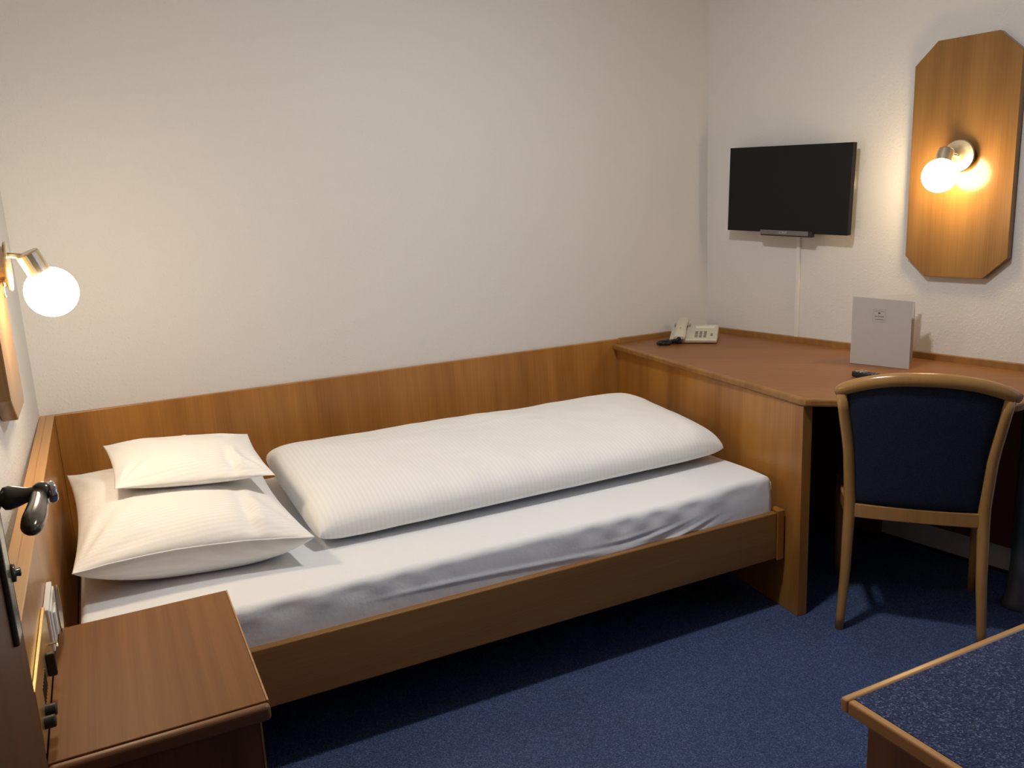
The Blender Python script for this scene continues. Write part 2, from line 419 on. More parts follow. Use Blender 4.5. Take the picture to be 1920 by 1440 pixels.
# ------------------------------------------------------------ mattress
def lerp(a, b, t): return a + (b-a)*t
def smooth01(x): x = max(0, min(1, x)); return x*x*(3-2*x)
def mattress():
    # rounded box with a fitted sheet: rings in plan from bottom to top
    bm = bmesh.new()
    y0, y1, x0 = 2.0600, 3.10, -.150
    def xr(y): return 1.945 + (y-2.06)*.085
    NX, NS = 150, 64
    z0, z1 = .247, .468
    prof = []
    r = .019
    for i in range(41): prof.append((0.0, z0 + (z1-r-z0)*i/40))
    for i in range(1, 9):
        w = math.pi/2*i/8; prof.append((r*(1-math.cos(w)), z1-r+r*math.sin(w)))
    def outline(inset):
        pts = []
        c = .03
        ya, yb = y0+inset, y1-inset
        xa = x0+inset
        for i in range(NX+1):
            s = i/NX; pts.append((lerp(xa, xr(ya)-inset, s), ya, 0))
        for i in range(1, 60): pts.append((xr(lerp(ya, yb, i/60))-inset, lerp(ya, yb, i/60), 1))
        for i in range(NX+1): pts.append((lerp(xr(yb)-inset, xa, i/NX), yb, 2))
        for i in range(1, 60): pts.append((xa, lerp(yb, ya, i/60), 3))
        return pts
    def disp(x, y, z, side):
        dx = dy = dz = 0.0
        k = (z-z0)/(z1-z0)
        if side == 0:
            # loose top edge ripples
            e = math.exp(-((z-(z1-.03))/.022)**2)
            dy += e*.0042*math.sin(x*43 + 1.4*math.sin(x*9))*(0.6+.4*math.sin(x*5.1))
            # pulled folds near the foot end, running down towards the head end
            w = smooth01((x-1.12)/.30)*smooth01((1.80-x)/.25)*smooth01((.415-z)/.05)*smooth01((z-.262)/.02)
            fan = .07 + .22*smooth01((x-1.0)/.8)
            s = (z-.34) - (x-1.70)*fan
            dy += w*(.0030*math.sin(s*205 + .8*math.sin(x*11)) + .0020*math.sin(s*330+1.1+x*3))
            # slight belly
            dy -= .012*math.sin(math.pi*min(1, max(0, k)))**1.0*(.4+.6*smooth01((x+.1)/.5))
            w2 = smooth01((x-.45)/.3)*smooth01((1.5-x)/.3)*math.exp(-((z-.385-.02*math.sin(x*3))/.006)**2)
            dy -= .003*w2
        return dx, dy, dz
    rings = []
    for ins, z in prof:
        ring = []
        for (x, y, side) in outline(ins):
            # round the vertical corners
            dx, dy, dz = disp(x, y, z, side)
            up_ = .018*smooth01((x-1.55)/.38)*smooth01((2.5-y)/.4)*smooth01((z-.33)/.12)
            ring.append(V((x+dx, y+dy, z+dz+up_)))
        rings.append(ring)
    # top surface: shrink towards the centre line
    last = prof[-1]
    for s in (.06, .14, .3, .5, .75, .97):
        ring = []
        for (x, y, side) in outline(r):
            yc = (y0+y1)/2
            yy = lerp(y, yc, s); xx = lerp(x, .9, s*.25)
            zz = z1 + .004*math.sin(xx*5)*s + .018*smooth01((xx-1.55)/.38)*smooth01((2.5-yy)/.4)*(1-s*.5) - .003*s
            ring.append(V((xx, yy, zz)))
        rings.append(ring)
    return loft(rings, bm)
mat = tag(obj('mattress', mattress(), M['sheet'], None, (0.9, 2.58, .247), smooth=True),
          'white mattress in a fitted sheet lying on the wooden bed', 'mattress')
# hem of the sheet on the front side
hem = [(lerp(.8, 1.9, i/40), 2.0515 - .0008*math.sin(i*1.3), lerp(.372, .386, i/40)+.003*math.sin(i*.55)) for i in range(41)]
obj('sheet_hem', tube(hem, .0022, 6), M['sheet'], mat, smooth=True)
cor = [(1.949+.0020*math.sin(i*.8), 2.0600+.001*math.sin(i*1.7), lerp(.35, .462, i/12)) for i in range(13)]
obj('corner_seam', tube(cor, .0022, 6), M['sheet'], mat, smooth=True)

# ------------------------------------------------------------ pillows and duvet
def cushion(FL, FR, BR, BL, top, bot, nx, ny, px, py, ex, seed, wr=.004, floor=None, concave=0.0, roundc=0.0, crease=None, extra=None, bow=0.0, exb=None):
    """padded cloth: mid surface through four corners, puffed up and down; px, py shape the profile, ex the fullness"""
    bm = bmesh.new()
    FL, FR, BR, BL = map(V, (FL, FR, BR, BL))
    def cs(i, n): # denser near rims
        s = -1 + 2*i/n
        return math.sin(s*math.pi/2)*.6 + s*.4
    T = []; Bm = []
    for j in range(ny+1):
        v = cs(j, ny); rowt = []; rowb = []
        for i in range(nx+1):
            u = cs(i, nx)
            uu = u*(1 - concave*(1-v*v)*abs(u)**3); vv = v*(1 - concave*(1-u*u)*abs(v)**3)
            if roundc:
                q = (abs(u)**8*abs(v)**8); uu *= (1-roundc*q); vv *= (1-roundc*q)
            a, b = (uu+1)/2, (vv+1)/2
            p = FL.lerp(FR, a).lerp(BL.lerp(BR, a), b)
            p.z += bow*(1-u*u)*(v*v if v < 0 else v*v*.5)
            pr = (max(0, 1-abs(u)**px)**ex)*(max(0, 1-abs(v)**py)**ex)
            nz = noise.noise((p.x*5+seed, p.y*5, seed)) + .5*noise.noise((p.x*13, p.y*13+seed, 2.0))
            edge = (1-abs(u)**6)*(1-abs(v)**6)
            rim = (abs(u)**10+abs(v)**10)*.5
            zt_ = p.z + pr*top + wr*nz*edge + rim*.004*noise.noise((p.x*14, p.y*14, seed+3))
            if crease is not None: zt_ += .0035*math.exp(-((u-crease)/.014)**2)*edge
            if extra: zt_ += extra(u, v)*edge
            prb = pr if exb is None else (max(0, 1-abs(u)**px)**exb)*(max(0, 1-abs(v)**py)**exb)
            zb_ = p.z - prb*bot + rim*.004*noise.noise((p.x*14, p.y*14, seed+3))
            if floor is not None:
                fz = floor(p.x, p.y) if callable(floor) else floor
                zb_ = max(zb_, min(fz, p.z-.0005)); 
                zt_ = max(zt_, fz+.003)
            rowt.append(V((p.x, p.y, zt_))); rowb.append(V((p.x, p.y, zb_)))
        T.append(rowt); Bm.append(rowb)
    vt = [[bm.verts.new(p) for p in row] for row in T]
    vb = [[(vt[j][i] if i in (0, nx) or j in (0, ny) else bm.verts.new(Bm[j][i])) for i in range(nx+1)] for j in range(ny+1)]
    for j in range(ny):
        for i in range(nx):
            bm.faces.new((vt[j][i], vt[j][i+1], vt[j+1][i+1], vt[j+1][i]))
            q = []
            for w in (vb[j][i], vb[j+1][i], vb[j+1][i+1], vb[j][i+1]):
                if w not in q: q.append(w)
            if len(q) > 2:
                try: bm.faces.new(q)
                except ValueError: pass
    return bm, T

def duv_extra(u, v):
    z = .0022*math.exp(-((v-.38-.03*math.sin(u*3))/.018)**2)*smooth01((u+.75)/.2)*smooth01((.45-u)/.3)
    z += .004*math.sin(u*7+v*3)*smooth01((v-.2)/.6)
    if v < -.35:
        z += .007*math.sin(u*30+3*v)*smooth01((-.35-v)/.4)*math.exp(-((u+.25)/.35)**2)
    return z
bmd, _ = cushion((.470, 2.295, .510), (1.935, 2.268, .532), (1.955, 2.92, .570), (.456, 3.03, .560), .083, .055, 170, 100, 16, 4.5, .37, 11, .009,
                 floor=.473, roundc=.01, extra=duv_extra, exb=.55)
duvet = tag(obj('duvet', bmd, M['duvet'], None, (1.2, 2.65, .47), smooth=True), 'folded white striped duvet lying on the right two thirds of the mattress', 'duvet')

def pil_extra(u, v):
    # soft vertical ripple under the front seam and a dent at the right end
    z = .010*math.exp(-((u-.62)/.07)**2)*smooth01((.2-v)/.8) - .012*math.exp(-((u-.50)/.06)**2)*smooth01((.1-v)/.8)
    for (cu, cv, k, ph_) in ((-1, -1, 15, 0), (1, -1, 13, 1), (-1, 1, 14, 2), (1, 1, 12, .5)):
        du, dv = abs(u-cu), abs(v-cv); rr = math.hypot(du, dv)
        z += .0048*math.sin(math.atan2(dv, du+1e-6)*k+ph_+rr*2)*math.exp(-((rr-.45)/.28)**2)
    return z
bmp, PT = cushion((-.153, 2.262, .572), (.445, 2.212, .552), (.412, 2.84, .585), (-.169, 2.985, .63), .078, .14, 80, 80, 2.4, 2.4, .62, 3, .006,
                  floor=.472, concave=.075, crease=.02, extra=pil_extra, bow=.012, exb=.45)
big = tag(obj('pillow', bmp, M['pillowcase'], None, (.15, 2.7, .47), smooth=True), 'large white pillow at the head of the bed, under the small one', 'pillow')
rim = [p + V((0, -.0006, 0)) for p in PT[0]]
obj('front_seam', tube(rim, .0020, 6), M['pillowcase'], big, smooth=True)
def big_top(x, y):
    best, z = 9, .5
    for row in PT[::3]:
        for p in row[::3]:
            dd = (p.x-x)**2+(p.y-y)**2
            if dd < best: best, z = dd, p.z
    return z + .006
bms, _ = cushion((-.0325, 2.533, .690), (.397, 2.451, .675), (.385, 2.84, .712), (-.052, 2.945, .722), .045, .045, 60, 60, 2.4, 2.4, .65, 7, .004,
                 floor=big_top, concave=.05, crease=.08, extra=pil_extra)
tag(obj('pillow', bms, M['pillowcase'], None, (.18, 2.75, .66), smooth=True), 'small white pillow lying on top of the large pillow', 'pillow')

# ------------------------------------------------------------ nightstand
NX0, NX1, NY0, NY1, NZ = -.183, .182, 1.458, 2.005, .55
ns = thing('nightstand', 'low bedside cabinet with reddish top in the lower left corner', 'nightstand', ((NX0+NX1)/2, 1.73, 0))
obj('top', box(NX0, NX1-.004, NY0+.02, NY1, NZ-.024, NZ), M['laminate'], ns, bevel=.0015)
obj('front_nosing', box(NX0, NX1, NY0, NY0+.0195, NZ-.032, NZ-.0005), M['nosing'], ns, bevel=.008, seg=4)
obj('edge_strip', box(NX1-.0038, NX1, NY0+.02, NY1, NZ-.024, NZ+.0005), M['beech_x'], ns, bevel=.001, label='pale edge strip')
obj('side_panel', box(NX1-.036, NX1-.02, NY0+.042, NY1-.005, .06, NZ-.0245), M['veneer_z'], ns)
obj('side_panel', box(NX0+.002, NX0+.018, NY0+.042, NY1-.005, .06, NZ-.0245), M['veneer_z'], ns)
obj('back_panel', box(NX0+.018, NX1-.036, NY1-.02, NY1-.006, .06, NZ-.0245), M['dark_wood'], ns)
obj('bottom_panel', box(NX0+.018, NX1-.036, NY0+.042, NY1-.02, .06, .078), M['dark_wood'], ns)
dr = obj('drawer', box(NX0+.003, NX1-.021, NY0+.024, NY0+.041, .36, NZ-.036), M['dark_wood'], ns, bevel=.002)
obj('knob', lathe((0, NY0+.0245, .44), (0, -1, 0), [(0, .006), (.01, .006), (.013, .013), (.02, .013), (.023, .008)]), M['brass'], dr, smooth=True)
dd_ = obj('door', box(NX0+.003, NX1-.021, NY0+.024, NY0+.041, .062, .356), M['dark_wood'], ns, bevel=.002)
obj('knob', lathe((.11, NY0+.0245, .28), (0, -1, 0), [(0, .006), (.01, .006), (.013, .013), (.02, .013), (.023, .008)]), M['brass'], dd_, smooth=True)
obj('edge_strip', box(NX1-.0205, NX1-.0165, NY0+.024, NY0+.041, .062, NZ-.034), M['beech_x'], ns, label='pale edge strip')
obj('plinth', box(NX0+.01, NX1-.045, NY0+.06, NY1-.02, 0, .06), M['dark_wood'], ns)

# ------------------------------------------------------------ radio panel and switch on the headboard beside the nightstand
HX = -.1897
cp = thing('control_panel', 'brass bedside control plate with black knobs on the headboard left of the nightstand', 'control panel', (HX, 1.68, .62))
obj('plate', box(HX, HX+.006, 1.50, 1.85, .556, .673), M['brass_plate'], cp, bevel=.001)
obj('lever', box(HX+.006, HX+.022, 1.715, 1.727, .585, .632), M['black'], cp, bevel=.003)
obj('rod', tube([(HX+.006, 1.80, .612), (HX+.022, 1.80, .614), (HX+.024, 1.775, .615)], .002, 8), M['chrome'], cp, smooth=True)
for k in range(7):
    obj('speaker_slot', box(HX+.006, HX+.0068, 1.60+k*.012, 1.604+k*.012, .59, .625), M['black'], cp)
for yk in (1.585, 1.545):
    obj('knob', lathe((HX+.006, yk, .588), (1, 0, 0), [(0, .011), (.016, .011), (.018, .009)]), M['black'], cp, smooth=False)
sw = thing('switch_plate', 'white switch with clear cover on the headboard beside the mattress', 'switch', (HX, 1.94, .61))
obj('frame', box(HX, HX+.011, 1.862, 2.018, .565, .660), M['white_plastic'], sw, bevel=.002)
obj('insert', box(HX+.011, HX+.0145, 1.872, 2.008, .574, .652), M['white_plastic'], sw, bevel=.002)
obj('rocker', box(HX+.0145, HX+.020, 1.89, 1.945, .588, .640), M['white_plastic'], sw, bevel=.002)
gl, ntg, bg = new_mat('clear_acrylic'); bg.inputs['Transmission Weight'].default_value = 1.0; bg.inputs['Roughness'].default_value = .05; bg.inputs['Base Color'].default_value = (.95, .95, .93, 1)
M['acrylic'] = gl
obj('cover', lathe((HX+.021, 1.96, .615), (1, 0, 0), [(0, .052), (.002, .052), (.003, .05)]), M['acrylic'], sw)

# ------------------------------------------------------------ octagonal lamp boards
def octagon(face_pt, ch_near=(.08, .075), ch_far=(.08, .075), w=.37, z0=1.08, z1=1.912):
    """list of (s, z) with s from 0 (far) to w (near)"""
    a, b = ch_far; c, d = ch_near
    return [(0, z0+b), (a, z0), (w-c, z0), (w, z0+d), (w, z1-d), (w-c, z1), (a, z1), (0, z1-b)]
def board(poly, place, thick, mat, parent):
    bm = bmesh.new()
    A = [bm.verts.new(place(s, 0.0, z)) for s, z in poly]; Bv = [bm.verts.new(place(s, thick, z)) for s, z in poly]
    bm.faces.new(A); bm.faces.new(Bv[::-1])
    for i in range(8):
        j = (i+1) % 8; bm.faces.new((A[i], A[j], Bv[j], Bv[i]))
    return obj('board', bm, mat, parent, bevel=.002)

# right one, on the right wall
tl = thing('wall_lamp', 'octagonal wooden wall lamp with lit globe bulb above the desk', 'wall lamp', tuple(W(-.185, 0, 1.5)), 'octagonal wall lamps')
board(octagon(None), lambda s, o, z: W(-.003-s, .001+o, z), .027, M['lamp_board'], tl)
rc = W(-.191, .0285, 1.5105)
obj('rosette', lathe(rc, -WN, [(0, .045), (.016, .045), (.017, .056), (.020, .057), (.024, .054), (.025, .03)]), M['nickel'], tl)
def lamp_head(base, nrm, head, bulb, r, mat, parent):
    base, nrm, head, bulb = V(base), V(nrm), V(head), V(bulb)
    elbow = head + nrm*0.0
    obj('arm', tube([base, base.lerp(elbow, .75), elbow], .0065, 12), M['nickel'], parent, smooth=True)
    ax = (bulb-head).normalized()
    L = (bulb-head).length - r*.86
    obj('socket', lathe(head-ax*.012, ax, [(0, .004), (.0005, .025), (.004, .0275), (L+.012, .0275), (L+.0125, .024)]), M['nickel'], parent)
    obj('bulb', ball(bulb, r), mat, parent, smooth=True)
lamp_head(rc - WN*.02, -WN, W(-.170, .098, 1.522), W(-.176, .140, 1.4462), .058, M['bulb_r'], tl)

# left one, beside the bed
ll = thing('wall_lamp', 'octagonal wooden wall lamp with lit globe bulb above the pillows', 'wall lamp', (XL, 2.41, 1.33), 'octagonal wall lamps')
board(octagon(None, (.09, .065), (.02, .02), .325, .966, 1.70), lambda s, o, z: V((XL-.0145+o, 2.572-s, z)), .0345, M['lamp_board'], ll)

lc = V((-.2148, 2.42, 1.333))
obj('rosette', lathe(lc, (1, 0, 0), [(0, .050), (.024, .050), (.0245, .059), (.028, .061), (.031, .058), (.032, .03)]), M['nickel'], ll)
lamp_head(lc + V((.026, -.012, .028)), (1, 0, 0), V((-.138, 2.4, 1.354)), V((-.102, 2.412, 1.2635)), .062, M['bulb_l'], ll)
obj('pull_switch', lathe(lc + V((.014, -.044, -.032)), (0, -.2, -1), [(0, .006), (.012, .006), (.013, .002), (.034, .002), (.035, .004), (.04, .004)]), M['nickel'], ll, smooth=True)

# ------------------------------------------------------------ corner desk
ZD = .765
dk = thing('corner_desk', 'built-in corner desk with reddish top and cherry side panel at the foot of the bed', 'desk', (2.4, 2.6, 0))
A_ = V((2.078, 3.2165)); E_ = V(W(-.646, .0195, 0)[:2]); D_p = V((2.418, 1.532))
edge = [A_, V((1.985, 1.99)), V((1.983, 1.966)), V((1.987, 1.949)), V((1.999, 1.936)), V((2.045, 1.897)),
        D_p + V((-.03, .030)), D_p + V((-.010, .012)), D_p + V((.006, .004)), D_p + V((.025, .004)), E_]
def inward(path, i):
    def nrm(a, b):
        d = (b-a).normalized(); return V((-d.y, d.x))
    if i == 0: return nrm(path[0], path[1])
    if i == len(path)-1: return nrm(path[-2], path[-1])
    a, b = nrm(path[i-1], path[i]), nrm(path[i], path[i+1])
    m = (a+b).normalized(); return m / max(.5, m.dot(a))
def band(path, w, z0, z1, r):
    rings = []
    sec = [(w, z0), (r, z0), (.3*r, z0+.3*r), (0, z0+r), (0, z1-r), (.3*r, z1-.3*r), (r, z1), (w, z1)]
    for i, p in enumerate(path):
        nn = inward(path, i)
        rings.append([V((p.x+nn.x*d, p.y+nn.y*d, z)) for d, z in sec])
    return loft(rings)
c_in = V(W(TC-.0, 0, 0)[:2])
inner = [p + inward(edge, i)*.0165 for i, p in enumerate(edge)]
corner_pt = W(1.0, .0195, 0)
poly = inner + [V((corner_pt.x, corner_pt.y)), V((corner_pt.x-.005, 3.2165))]
obj('desk_top', prism([(p.x, p.y) for p in poly], ZD-.024, ZD-.0007), M['desk_laminate'], dk)
obj('edge_band', band(edge, .0158, ZD-.025, ZD, .006), M['veneer_x'], dk, smooth=False, label='orange solid wood edge')
obj('upstand', box(2.121, 2.615, 3.2195, 3.2368, ZD-.03, ZD+.022), M['veneer_x'], dk, bevel=.002)
bmu = obox(W((.985-.646)/2, .0098, ZD-.002), WT, WN, UP, (.985+.646)/2, .0088, .026)
obj('upstand', bmu, M['veneer_x'], dk, bevel=.002)
sp0, sp1 = V((1.987, 1.958)), V((2.101, 3.2165))
sd = (sp1-sp0).normalized(); sn = V((sd.y, -sd.x))
obj('side_panel', prism([tuple(sp0), tuple(sp0+sn*.038), tuple(sp1+sn*.038), tuple(sp1)], 0, ZD-.0255), M['veneer_z'], dk, bevel=.002)
obj('modesty_panel', obox(W(.15, .011, .42), WT, WN, UP, .78, .009, .315), M['dark_wood'], dk)
obj('kick_panel', obox(W(.49, .011, .052), WT, WN, UP, .44, .009, .052), M['dark_wood'], dk)
obj('back_board', box(2.16, 2.60, 3.219, 3.236, .0, ZD-.031), M['dark_wood'], dk)
lg = V((2.672, 1.632, 0))
obj('leg', lathe(lg, UP, [(0, .052), (.004, .054), (.02, .050), (.07, .041), (.14, .036), (ZD-.03, .036), (ZD-.0255, .05)]), M['steel'], dk, smooth=True, label='grey steel tube leg with flared foot')

# thin cable below the desk
cb = [W(.10, .030, .115), W(.085, .03, .07), W(.06, .035, .075), W(.02, .03, .09), W(-.03, .03, .10), W(-.06, .03, .112)]
tag(obj('power_cable', tube(cb, .004, 8), M['black'], None, tuple(W(0, .03, .07)), smooth=True), 'thin black cable hanging below the desk in front of the white wall', 'cable')

# ------------------------------------------------------------ chair
CA, CF = V((.663, -.749, 0)), V((.749, .663, 0)); C0 = V((2.042, 1.835, 0))
def Cp(a, f, z): return C0 + CA*a + CF*f + UP*z
ch = thing('desk_chair', 'beech chair with navy upholstered back pulled up to the corner desk', 'chair', tuple(Cp(.21, .2, 0)))
AM = .2125
def postx(z):  # half width between the rear posts at height z
    pts = [(0, .207), (.2, .196), (.44, .190), (.62, .200), (.80, .2265)]
    for (z0, a), (z1, b) in zip(pts, pts[1:]):
        if z <= z1:
            t_ = (z-z0)/(z1-z0); return lerp(a, b, t_)
    return pts[-1][1]
def postf(z): return lerp(0, .030, smooth01(z/.44)) - .055*max(0, (z-.44)/.36)**1.3
for s in (-1, 1):
    path = [Cp(AM+s*postx(z), postf(z), z) for z in [i*.805/16 for i in range(17)]]
    rads = [lerp(.0135, .0185, min(1, i/8)) if i < 9 else lerp(.0185, .0165, (i-9)/7) for i in range(17)]
    obj('rear_leg', tube(path, rads, 16), M['beech'], ch, smooth=True)
# arched top rail
path = []; rads = []
for i in range(33):
    s = -1+2*i/32
    path.append(Cp(AM+.004+.248*s, -.052+.030*s*s, .860-.052*abs(s)**2.4)); rads.append(.0215*(1-.35*abs(s)**14))
obj('top_rail', tube(path, rads, 18, flat=(CF, .85)), M['beech'], ch, smooth=True)
rings = []
for i in range(17):
    s = -1+2*i/16
    a = AM+s*(postx(.42)-.012); f = postf(.42)-.008*(1-s*s)
    rings.append([Cp(a, f-.011, .386), Cp(a, f+.011, .386), Cp(a, f+.011, .432), Cp(a, f-.011, .432)])
obj('lower_rail', loft(rings), M['beech'], ch, bevel=.003)
# upholstered back between the posts
bm = bmesh.new(); nA, nZ = 28, 28
def back_pt(i, j, side):
    s = -1+2*i/nA; v = j/nZ
    zl = .4325; zu = .860-.052*abs(s*.9)**2.4-.014
    z = lerp(zl, zu, v)
    a = AM + .002*v + s*(postx(z)-.012)
    f = postf(z) - .012*(1-s*s)
    th = .004 + .012*(max(0, 1-abs(s)**6)*max(0, 1-abs(2*v-1)**6))**.5
    return Cp(a, f+side*th, z)
Fr = [[bm.verts.new(back_pt(i, j, -1)) for i in range(nA+1)] for j in range(nZ+1)]
Bk = [[bm.verts.new(back_pt(i, j, 1)) for i in range(nA+1)] for j in range(nZ+1)]
for j in range(nZ):
    for i in range(nA):
        bm.faces.new((Fr[j][i], Fr[j][i+1], Fr[j+1][i+1], Fr[j+1][i])); bm.faces.new((Bk[j][i], Bk[j+1][i], Bk[j+1][i+1], Bk[j][i+1]))
for i in range(nA):
    bm.faces.new((Fr[0][i], Bk[0][i], Bk[0][i+1], Fr[0][i+1])); bm.faces.new((Fr[nZ][i], Fr[nZ][i+1], Bk[nZ][i+1], Bk[nZ][i]))
for j in range(nZ):
    bm.faces.new((Fr[j][0], Fr[j+1][0], Bk[j+1][0], Bk[j][0])); bm.faces.new((Fr[j][nA], Bk[j][nA], Bk[j+1][nA], Fr[j+1][nA]))
obj('backrest', bm, M['navy'], ch, smooth=True)
for s in (-1, 1):
    obj('front_leg', tube([Cp(AM+s*.222, .415, z) for z in (0, .1, .25, .40)], [.013, .015, .018, .019], 16), M['beech'], ch, smooth=True)
    obj('side_rail', loft([[Cp(AM+s*(w+.010), f, .385), Cp(AM+s*(w-.010), f, .385), Cp(AM+s*(w-.010), f, .432), Cp(AM+s*(w+.010), f, .432)] for w, f in ((.196, .05), (.210, .15), (.219, .28), (.221, .395))]), M['beech'], ch, bevel=.003)
obj('front_rail', obox(Cp(AM, .415, .4085), CA, CF, UP, .203, .010, .0235), M['beech'], ch, bevel=.003)
bms, _ = cushion(Cp(AM-.185, .045, .452), Cp(AM+.185, .045, .452), Cp(AM+.228, .445, .452), Cp(AM-.228, .445, .452), .030, .0185, 30, 30, 6, 6, .6, 5, .001, roundc=.06)
obj('seat', bms, M['navy'], ch, smooth=True)

# ------------------------------------------------------------ luggage bench in the lower right corner
bx0, bx1, by0, by1, bz = 1.203, 1.96, .45, 1.067, .45
bn = thing('luggage_bench', 'low luggage bench with blue carpet top and wooden edge in the lower right corner', 'bench', (1.58, .76, 0))
obj('inlay', box(bx0+.0185, bx1-.0185, by0+.0185, by1-.0185, bz-.02, bz-.0015), M['bench_carpet'], bn)
for (a, b, c, d, m) in ((bx0, bx1, by1-.018, by1, 'beech_x'), (bx0, bx1, by0, by0+.018, 'beech_x')):
    obj('edge_strip', box(a, b, c, d, bz-.030, bz), M[m], bn, bevel=.005, seg=3)
for (a, b, c, d, m) in ((bx0, bx0+.018, by0+.0182, by1-.0182, 'veneer_y'), (bx1-.018, bx1, by0+.0182, by1-.0182, 'veneer_y')):
    obj('edge_strip', box(a, b, c, d, bz-.030, bz), M[m], bn, bevel=.005, seg=3)
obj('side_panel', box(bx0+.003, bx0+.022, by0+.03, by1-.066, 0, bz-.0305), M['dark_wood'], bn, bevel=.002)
obj('side_panel', box(bx1-.03, bx1-.012, by0+.03, by1-.066, 0, bz-.0305), M['veneer_z'], bn)
obj('back_panel', box(bx0+.0225, bx1-.0305, by1-.086, by1-.07, .05, bz-.0305), M['veneer_x'], bn)
obj('front_panel', box(bx0+.0225, bx1-.0305, by0+.034, by0+.05, .05, bz-.0305), M['veneer_x'], bn)

# ------------------------------------------------------------ television on a wall arm
rho = .034; ph = .0083
tt = (WT*math.cos(ph) + WN*math.sin(ph)); tn = (WN*math.cos(ph) - WT*math.sin(ph))
ta = tt*math.cos(rho) + UP*math.sin(rho); tu = UP*math.cos(rho) - tt*math.sin(rho)
tc_ = W(.515, .066, 1.4202)
tv = thing('television', 'black flat screen television on the right wall above the desk', 'television', tuple(tc_ - UP*.17))
TVW, TVH = .606, .358
def T(s, z, o): return tc_ + ta*s + tu*z - tn*o
obj('housing', obox(T(0, 0, -.0125), ta, tn, tu, TVW/2, .0115, TVH/2), M['screen'], tv, bevel=.002)
obj('screen', obox(T(0, .003, 0), ta, tn, tu, TVW/2-.012, .0015, TVH/2-.015), M['screen'], tv)
for (s, z, a, b) in ((0, TVH/2-.006, TVW/2, .006), (0, -TVH/2+.009, TVW/2, .009)):
    obj('bezel', obox(T(s, z, .0003), ta, tn, tu, a, .0014, b), M['screen'], tv)
for s in (TVW/2-.006, -TVW/2+.006):
    obj('bezel', obox(T(s, .003, .0003), ta, tn, tu, .006, .0014, TVH/2-.015), M['screen'], tv)
obj('back_bulge', obox(T(0, -.02, -.0335), ta, tn, tu, TVW/2-.08, .0093, TVH/2-.07), M['black'], tv, bevel=.008)
st = obj('stand_foot', obox(T(-.014, -.182, -.002), ta, tn, tu, .130, .010, .012), M['black'], tv, bevel=.003)
obj('logo_strip', obox(T(-.006, -.179, .0092), ta, tn, tu, .121, .001, .0095), M['silver'], st, label='grey strip with maker lettering')
text_mesh('lettering', 'SONY', .0135, T(-.003, -.179, .0104), -ta, tu, M['letter'], st, width=.042)
obj('mount_arm', tube([W(.52, .001, 1.41), W(.52, .0225, 1.41)], .05, 16), M['white_plastic'], tv)
obj('wall_plate', lathe(W(.285, .0005, 1.4335), -WN, [(0, .047), (.012, .047), (.018, .042), (.02, .02)]), M['white_plastic'], tv, smooth=False, label='white round wall plate')
tr = obox(W(.4875, .006, 1.01), WT, WN, UP, .0085, .0055, .222)
tag(obj('cable_channel', tr, M['white_plastic'], None, tuple(W(.4875, 0, .79)), bevel=.002), 'slim white cable channel running from the television down to the desk', 'cable channel')

# ------------------------------------------------------------ telephone
pr = V((.73, -.68, 0)).normalized(); pd = V((.68, .73, 0)).normalized()
pc = V((2.352, 2.985, ZD))       # middle of the front bottom edge
def P(a, d, z): return pc + pr*a + pd*d + UP*z
tel = thing('telephone', 'cream desk telephone with handset and black cord in the corner of the desk', 'telephone', tuple(P(0, .08, 0)))
bm = bmesh.new()
rows = [(0.006, .003, .104, .003), (0, .016, .104, .016), (.006, .021, .104, .021), (.165, .060, .1, .06), (.175, .056, .1, .056), (.175, .003, .1, .003)]
loft([[P(-.104, d, z), P(.104, d, z)] for d, z, _, _ in rows] + [[P(-.104, .006, .003), P(.104, .006, .003)]], bm, caps=False, closed=False)
# end cheeks
bm.verts.ensure_lookup_table()
bmesh.ops.remove_doubles(bm, verts=bm.verts, dist=.0002)
es = [e for e in bm.edges if e.is_boundary]
bmesh.ops.holes_fill(bm, edges=es)
obj('body', bm, M['cream'], tel, bevel=.003)
def slope(d): return .021 + (d-.006)*(.039/.159)
th = math.atan(.039/.159)
sd_, su_ = pd*math.cos(th)+UP*math.sin(th), UP*math.cos(th)-pd*math.sin(th)
def Q(a, d, h): return P(a, d, slope(d)) + su_*h
rings = []
for d, w, h, b in ((-.012, .022, .020, .006), (-.008, .026, .026, .004), (.03, .027, .028, .004), (.055, .024, .032, .018), (.12, .024, .034, .018), (.145, .027, .032, .004), (.182, .027, .030, .004), (.188, .022, .024, .008)):
    a0 = -.058
    rings.append([Q(a0-w, d, b), Q(a0+w, d, b), Q(a0+w, d, h-.006), Q(a0+w*.6, d, h), Q(a0-w*.6, d, h), Q(a0-w, d, h-.006)])
hs = obj('handset', loft(rings), M['cream'], tel, bevel=.002)
obj('maker_mark', obox(Q(-.058, .055, .0325), pr, sd_, su_, .0012, .010, .0006), M['key'], hs)
for i in range(4):
    for j in range(3):
        obj('button', obox(Q(.012+j*.019, .028+i*.018, .001), pr, sd_, su_, .0062, .0046, .0018), M['key'], tel)
for i in range(2):
    obj('button', obox(Q(.079, .045+i*.016, .001), pr, sd_, su_, .005, .004, .0015), M['key'], tel)
obj('name_strip', obox(Q(.045, .138, .0004), pr, sd_, su_, .042, .011, .0006), M['white_plastic'], tel)
obj('hinge_post', obox(Q(-.092, .150, .004), pr, sd_, su_, .002, .010, .004), M['key'], tel)
obj('hinge_post', obox(Q(-.024, .150, .004), pr, sd_, su_, .002, .010, .004), M['key'], tel)
